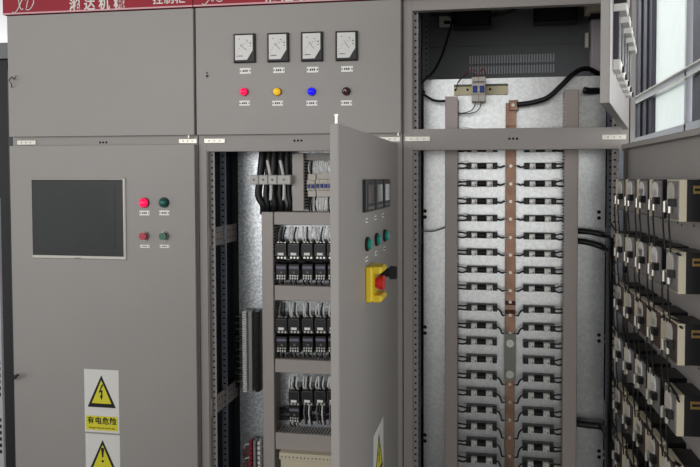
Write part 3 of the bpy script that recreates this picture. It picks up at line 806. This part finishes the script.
for r,(yc,yr,yt,rn) in enumerate(rows):
    for k,px in enumerate(XS):
        if r==2 and k==0: px=None
        if px is None: continue
        if r==2: px=px-.6
        p=Vector((ax(px,TY+.0),TY,az(yc,TY,px)))
        lab='black contactor in the %s row behind the half open door, %s from left'%(rn,ORD[k if r<2 else k-1])
        if first_c: o=pc; first_c=False
        else: o=copy_thing(pc,p,lab)
        o.location=p; o['label']=lab; o['group']='contactors in the %s row'%rn
        top=az(yt,TY,px)-p.z
        wc=[CABLE,WIREG,CABLE,CABLE] if k==0 else [WIREW,WIREW,CABLE,WIREW]
        leads(o,.034,top,wc,4,.010,'lead_wires',.004)
        if r<2 or k==1:
            q=Vector((p.x,TY,az(yr,TY,px)))
            lab='overload relay under the %s contactor of the %s row'%(ORD[k if r<2 else k-1],rn)
            if first_r: o2=pr; first_r=False
            else: o2=copy_thing(pr,q,lab)
            o2.location=q; o2['label']=lab; o2['group']='overload relays of the %s row'%rn
            leads(o2,-.026,-.055,[CABLE,WIREG,CABLE,WIREG],4,.010)
        else:
            leads(o,-.034,-.118,[WIREG,CABLE,WIREW,CABLE],4,.010,'lower_leads')
random.seed(9)
for r,(yy,rn) in enumerate(((262,'top'),(336,'middle'),(408,'bottom'))):  # black tubes added as shade in the deep gaps around the contactors
    m=MB(); q0=at(276,yy,.205); q1=at(352,yy,.205)
    for k in range(12):
        z=random.uniform(-.03,.03) if r<2 else random.uniform(-.045,.0)
        pts=[]
        for j in range(9):
            p=q0.lerp(q1,j/8); pts.append((p.x,.206+random.uniform(-.006,.008),p.z+z+random.uniform(-.012,.012)))
        m.tube(pts,.0042,CABLE,5,3)
    p0=Vector(m.v[0]); o=m.build('wire_harness',None,p0); o.location=p0; tag(o,'black wires added to darken the gaps behind the %s row of contactors'%rn,'cable')
# breakers top right of middle cabinet
def mcb(label,x0,x1,py0,py1,poles):
    a=at(x0,py0,.15); b=at(x1,py1,.15)
    t=thing('circuit_breaker',label,'circuit breaker',((a.x+b.x)/2,.15,(a.z+b.z)/2)); w=(b.x-a.x)/2; h=(a.z-b.z)/2
    MB().box(-w,w,.012,.073,-h,h,MCB,.002).box(-w,w,0,.012,-h*.45,h*.5,MCB,.003).build('breaker_body',t)
    m=MB(); u=2*w/poles
    for k in range(poles): m.box(-w+u*(k+.2),-w+u*(k+.8),-.006,.001,-h*.25,h*.10,BLUE,.001)
    m.build('toggle',t)
    m=MB()
    for k in range(1,poles): m.box(-w+u*k-.0006,-w+u*k+.0006,-.0004,.01,-h*.45,h*.5,WIREG)
    m.box(-w*.4,w*.3,-.0006,0,h*.28,h*.42,CREAM); m.build('marking',t)
    m=MB()
    for k in range(poles):
        x=-w+u*(k+.5)
        for s,l in ((1,.052),(-1,.062)):
            for dxx in (-.003,.0035):
                m.tube([(x+dxx,.03,s*h*.9),(x+dxx+random.uniform(-.003,.003),.018,s*(h+l*.4)),(x+dxx*1.6,.028,s*(h+l))],.0030,WIREW if (poles>2 or k) and dxx<0 or random.random()<.5 else CABLE,5,3)
    m.build('lead_wires',t); return t
mcb('narrow two-pole circuit breaker with blue toggles, left one, middle cabinet',306.5,315,174,197,2)
mcb('wide white circuit breaker with four blue toggles, middle cabinet',315.5,332,173,197,4)
mcb('white circuit breaker mostly hidden behind the half open door',332.6,349,173,197,4)
# thick black feeders with clamp bar
random.seed(5)
for i,(x0,x1) in enumerate(((262,258.5),(268.5,266),(274,273),(281,280),(287,289))):
    dz=(0,2,0,0,-1)[i]
    pts=A([(x0+1,150,.17),(x0,160,.165),((x0+x1)/2,178,.165),(x1,195,.165),(x1+(2 if i else 5),205,.17),(x1+(5 if i==0 else 1),(213),.19)])
    cable('feeder_cable','thick black feeder cable, %s from the left, through the pale cable clamps'%ORD[i],pts,.0150 if i in (0,2) else .0120,CABLE,10,'cable','black feeder cables in the middle cabinet')
for i,(px) in enumerate((270.2,283.2)):
    cable('earth_cable','%s white cable among the black feeders'%('left','right')[i],A([(px-3,160,.15),(px,175,.152),(px+1,190,.145),(px+.5,200,.15)]),.0065,WIREW,8)
for i,(xa,xb) in enumerate(((249.5,258.3),(258.7,267.5),(267.9,276.8),(277.2,290.5))):
    a=at(xa,175,.12); b=at(xb,184.5,.12)
    t=thing('cable_clamp','pale grey cable clamp block, %s from the left, holding black feeders'%ORD[i],'cable clamp',((a.x+b.x)/2,.12,(a.z+b.z)/2),'cable clamp blocks in a row')
    w=(b.x-a.x)/2; h=(a.z-b.z)/2
    MB().box(-w,w,0,.03,-h,h,mat('clamp_grey',(206,203,198),.45),.003).build('block',t)
    MB().cyl((0,-.002,0),.0045,.003,WIREG,'y',8).build('clamp_screw',t)
# terminal strips
def strip(name,label,xa,xb,ya,yb,n,ma,mb_,Y=.17):
    a=at(xa,ya,Y); b=at(xb,yb,Y); t=thing(name,label,'terminal strip',((a.x+b.x)/2,Y,(a.z+b.z)/2)); w=(b.x-a.x)/2; h=(a.z-b.z)/2
    m=MB()
    for k in range(n):
        z=h-2*h*(k+.5)/n; m.box(-w,-w*.5,0,.03,z-h/n*.8,z+h/n*.8,ma,.001)
    m.build('terminals',t)
    MB().box(-w*.2,w*.2,.0,.045,-h,h,mat('strip_grey',(150,150,150),.4,.3)).build('rail',t)
    m=MB()
    for k in range(n):
        z=h-2*h*(k+.5)/n; m.box(w*.5,w,.004,.03,z-h/n*.7,z+h/n*.7,mb_,.001)
    m.build('terminals',t)
    MB().box(-w,w,.03,.0535,-h,h,INNER).build('mounting_base',t)
    return t
ts=strip('terminal_strip','long vertical white and grey terminal strip on the galvanised plate',242,258.5,311,393,34,WIREW,BLACK)
t2=strip('terminal_strip','terminal strip with red wires at the bottom of the middle cabinet',249,260,441,500,12,WIRER,WIREW)
m=MB(); random.seed(11)
for k in range(44):
    z=.145-k*.0068; r0=random.uniform(-.01,.01)
    m.tube([(-.028,.012,z),(-.052,.008,z+r0*.4),(-.078,.03,z+r0-.006),(-.095,.10,z-.012+r0)],.0017,CABLE if k%4 else WIREG,4,3)
m.build('field_wires',ts)
m=MB()
for k in range(12):
    z=.11-k*.019; m.tube([(-.02,.01,z),(-.035,.0,z-.004),(-.055,.02,z-.02),(-.06,.04,z-.05)],.0024,WIRER if k%3 else WIREW,5,3)
m.build('red_wires',t2)
# cables hung on the side wall
random.seed(21)
m=MB()
for k in range(60):
    z=1.10-k*.0088+random.uniform(-.003,.003); y0=.34
    m.tube([(.862+.0,.50,z+.02),(.872,.42,z+.006),(.884,.33,z-.004+random.uniform(-.006,.006)),(.905,.27,z-.004)],.0026,CABLE,4,3)
p0=Vector(m.v[0]); o=m.build('wire_comb',None,p0); o.location=p0; tag(o,'comb of thin dark wires along the left inside wall of the middle cabinet','cable',kind='stuff')
m=MB()
for k in range(7): m.tube([(.842+.006*k,.45+.004*k,1.55),(.846+.006*k,.44,1.2),(.842+.006*k,.45,.9),(.848+.006*k,.44,.5),(.842+.006*k,.44,.15)],.0045,CABLE,6,3)
p0=Vector(m.v[0]); o=m.build('wire_harness',None,p0); o.location=p0; tag(o,'dark vertical wire bundle at the back left of the middle cabinet','cable')
# bottom beige terminal rail
a=at(279,452.5,.12); b=at(345,464,.12)
t=thing('terminal_rail','beige perforated terminal rail at the bottom behind the half open door','terminal rail',((a.x+b.x)/2,.12,(a.z+b.z)/2)); w=(b.x-a.x)/2;h=(a.z-b.z)/2
MB().box(-w,w,0,.06,-h,h,CREAM,.002).build('rail_body',t)
m=MB()
for k in range(16): m.cyl((-w+.012+k*(2*w-.02)/16,-.0006,-.002),.0035,.001,WIREG,'y',8,smooth=False)
m.build('rail_hole',t)
MB().box(-w,w,.02,.10,-h-.08,-h-.004,CREAM).build('rail_foot',t)

# ------------------------------------------------------------------ far left neighbours
n=thing('steel_cabinet','dark steel cabinet at the far left edge beside the touch screen cabinet','steel cabinet',(-.45,.06,0))
MB().box(-.40,.40,0,.5,0,1.99,BLACK2,.004).build('cabinet_body',n)
MB().box(-.41,.41,-.01,.51,1.991,2.055,INNER).build('cabinet_cap',n)
MB().box(.405,.432,-.01,.03,0,1.94,DGREEN).build('edge_post',n)
t=thing('marker_rail','pale upright strip with dark printed marks at the far left edge','marker rail',(-.046,-.015,0))
MB().box(-.014,.012,0,.01,0,1.42,mat('pale_tape',(186,186,188),.4)).build('rail_body',t)
m=MB(); random.seed(2)
for k in range(40):
    z=1.38-k*.026
    if k in (9,27): m.cyl((0,-.0006,z),.008,.0006,INK,'y',14,smooth=False); m.cyl((0,-.001,z),.005,.0006,WHITE,'y',14,smooth=False)
    elif k%9 not in (3,4,5): m.box(-.006,.006,-.0006,0,z-.007,z+.007,INK)
m.build('printed_marks',t)
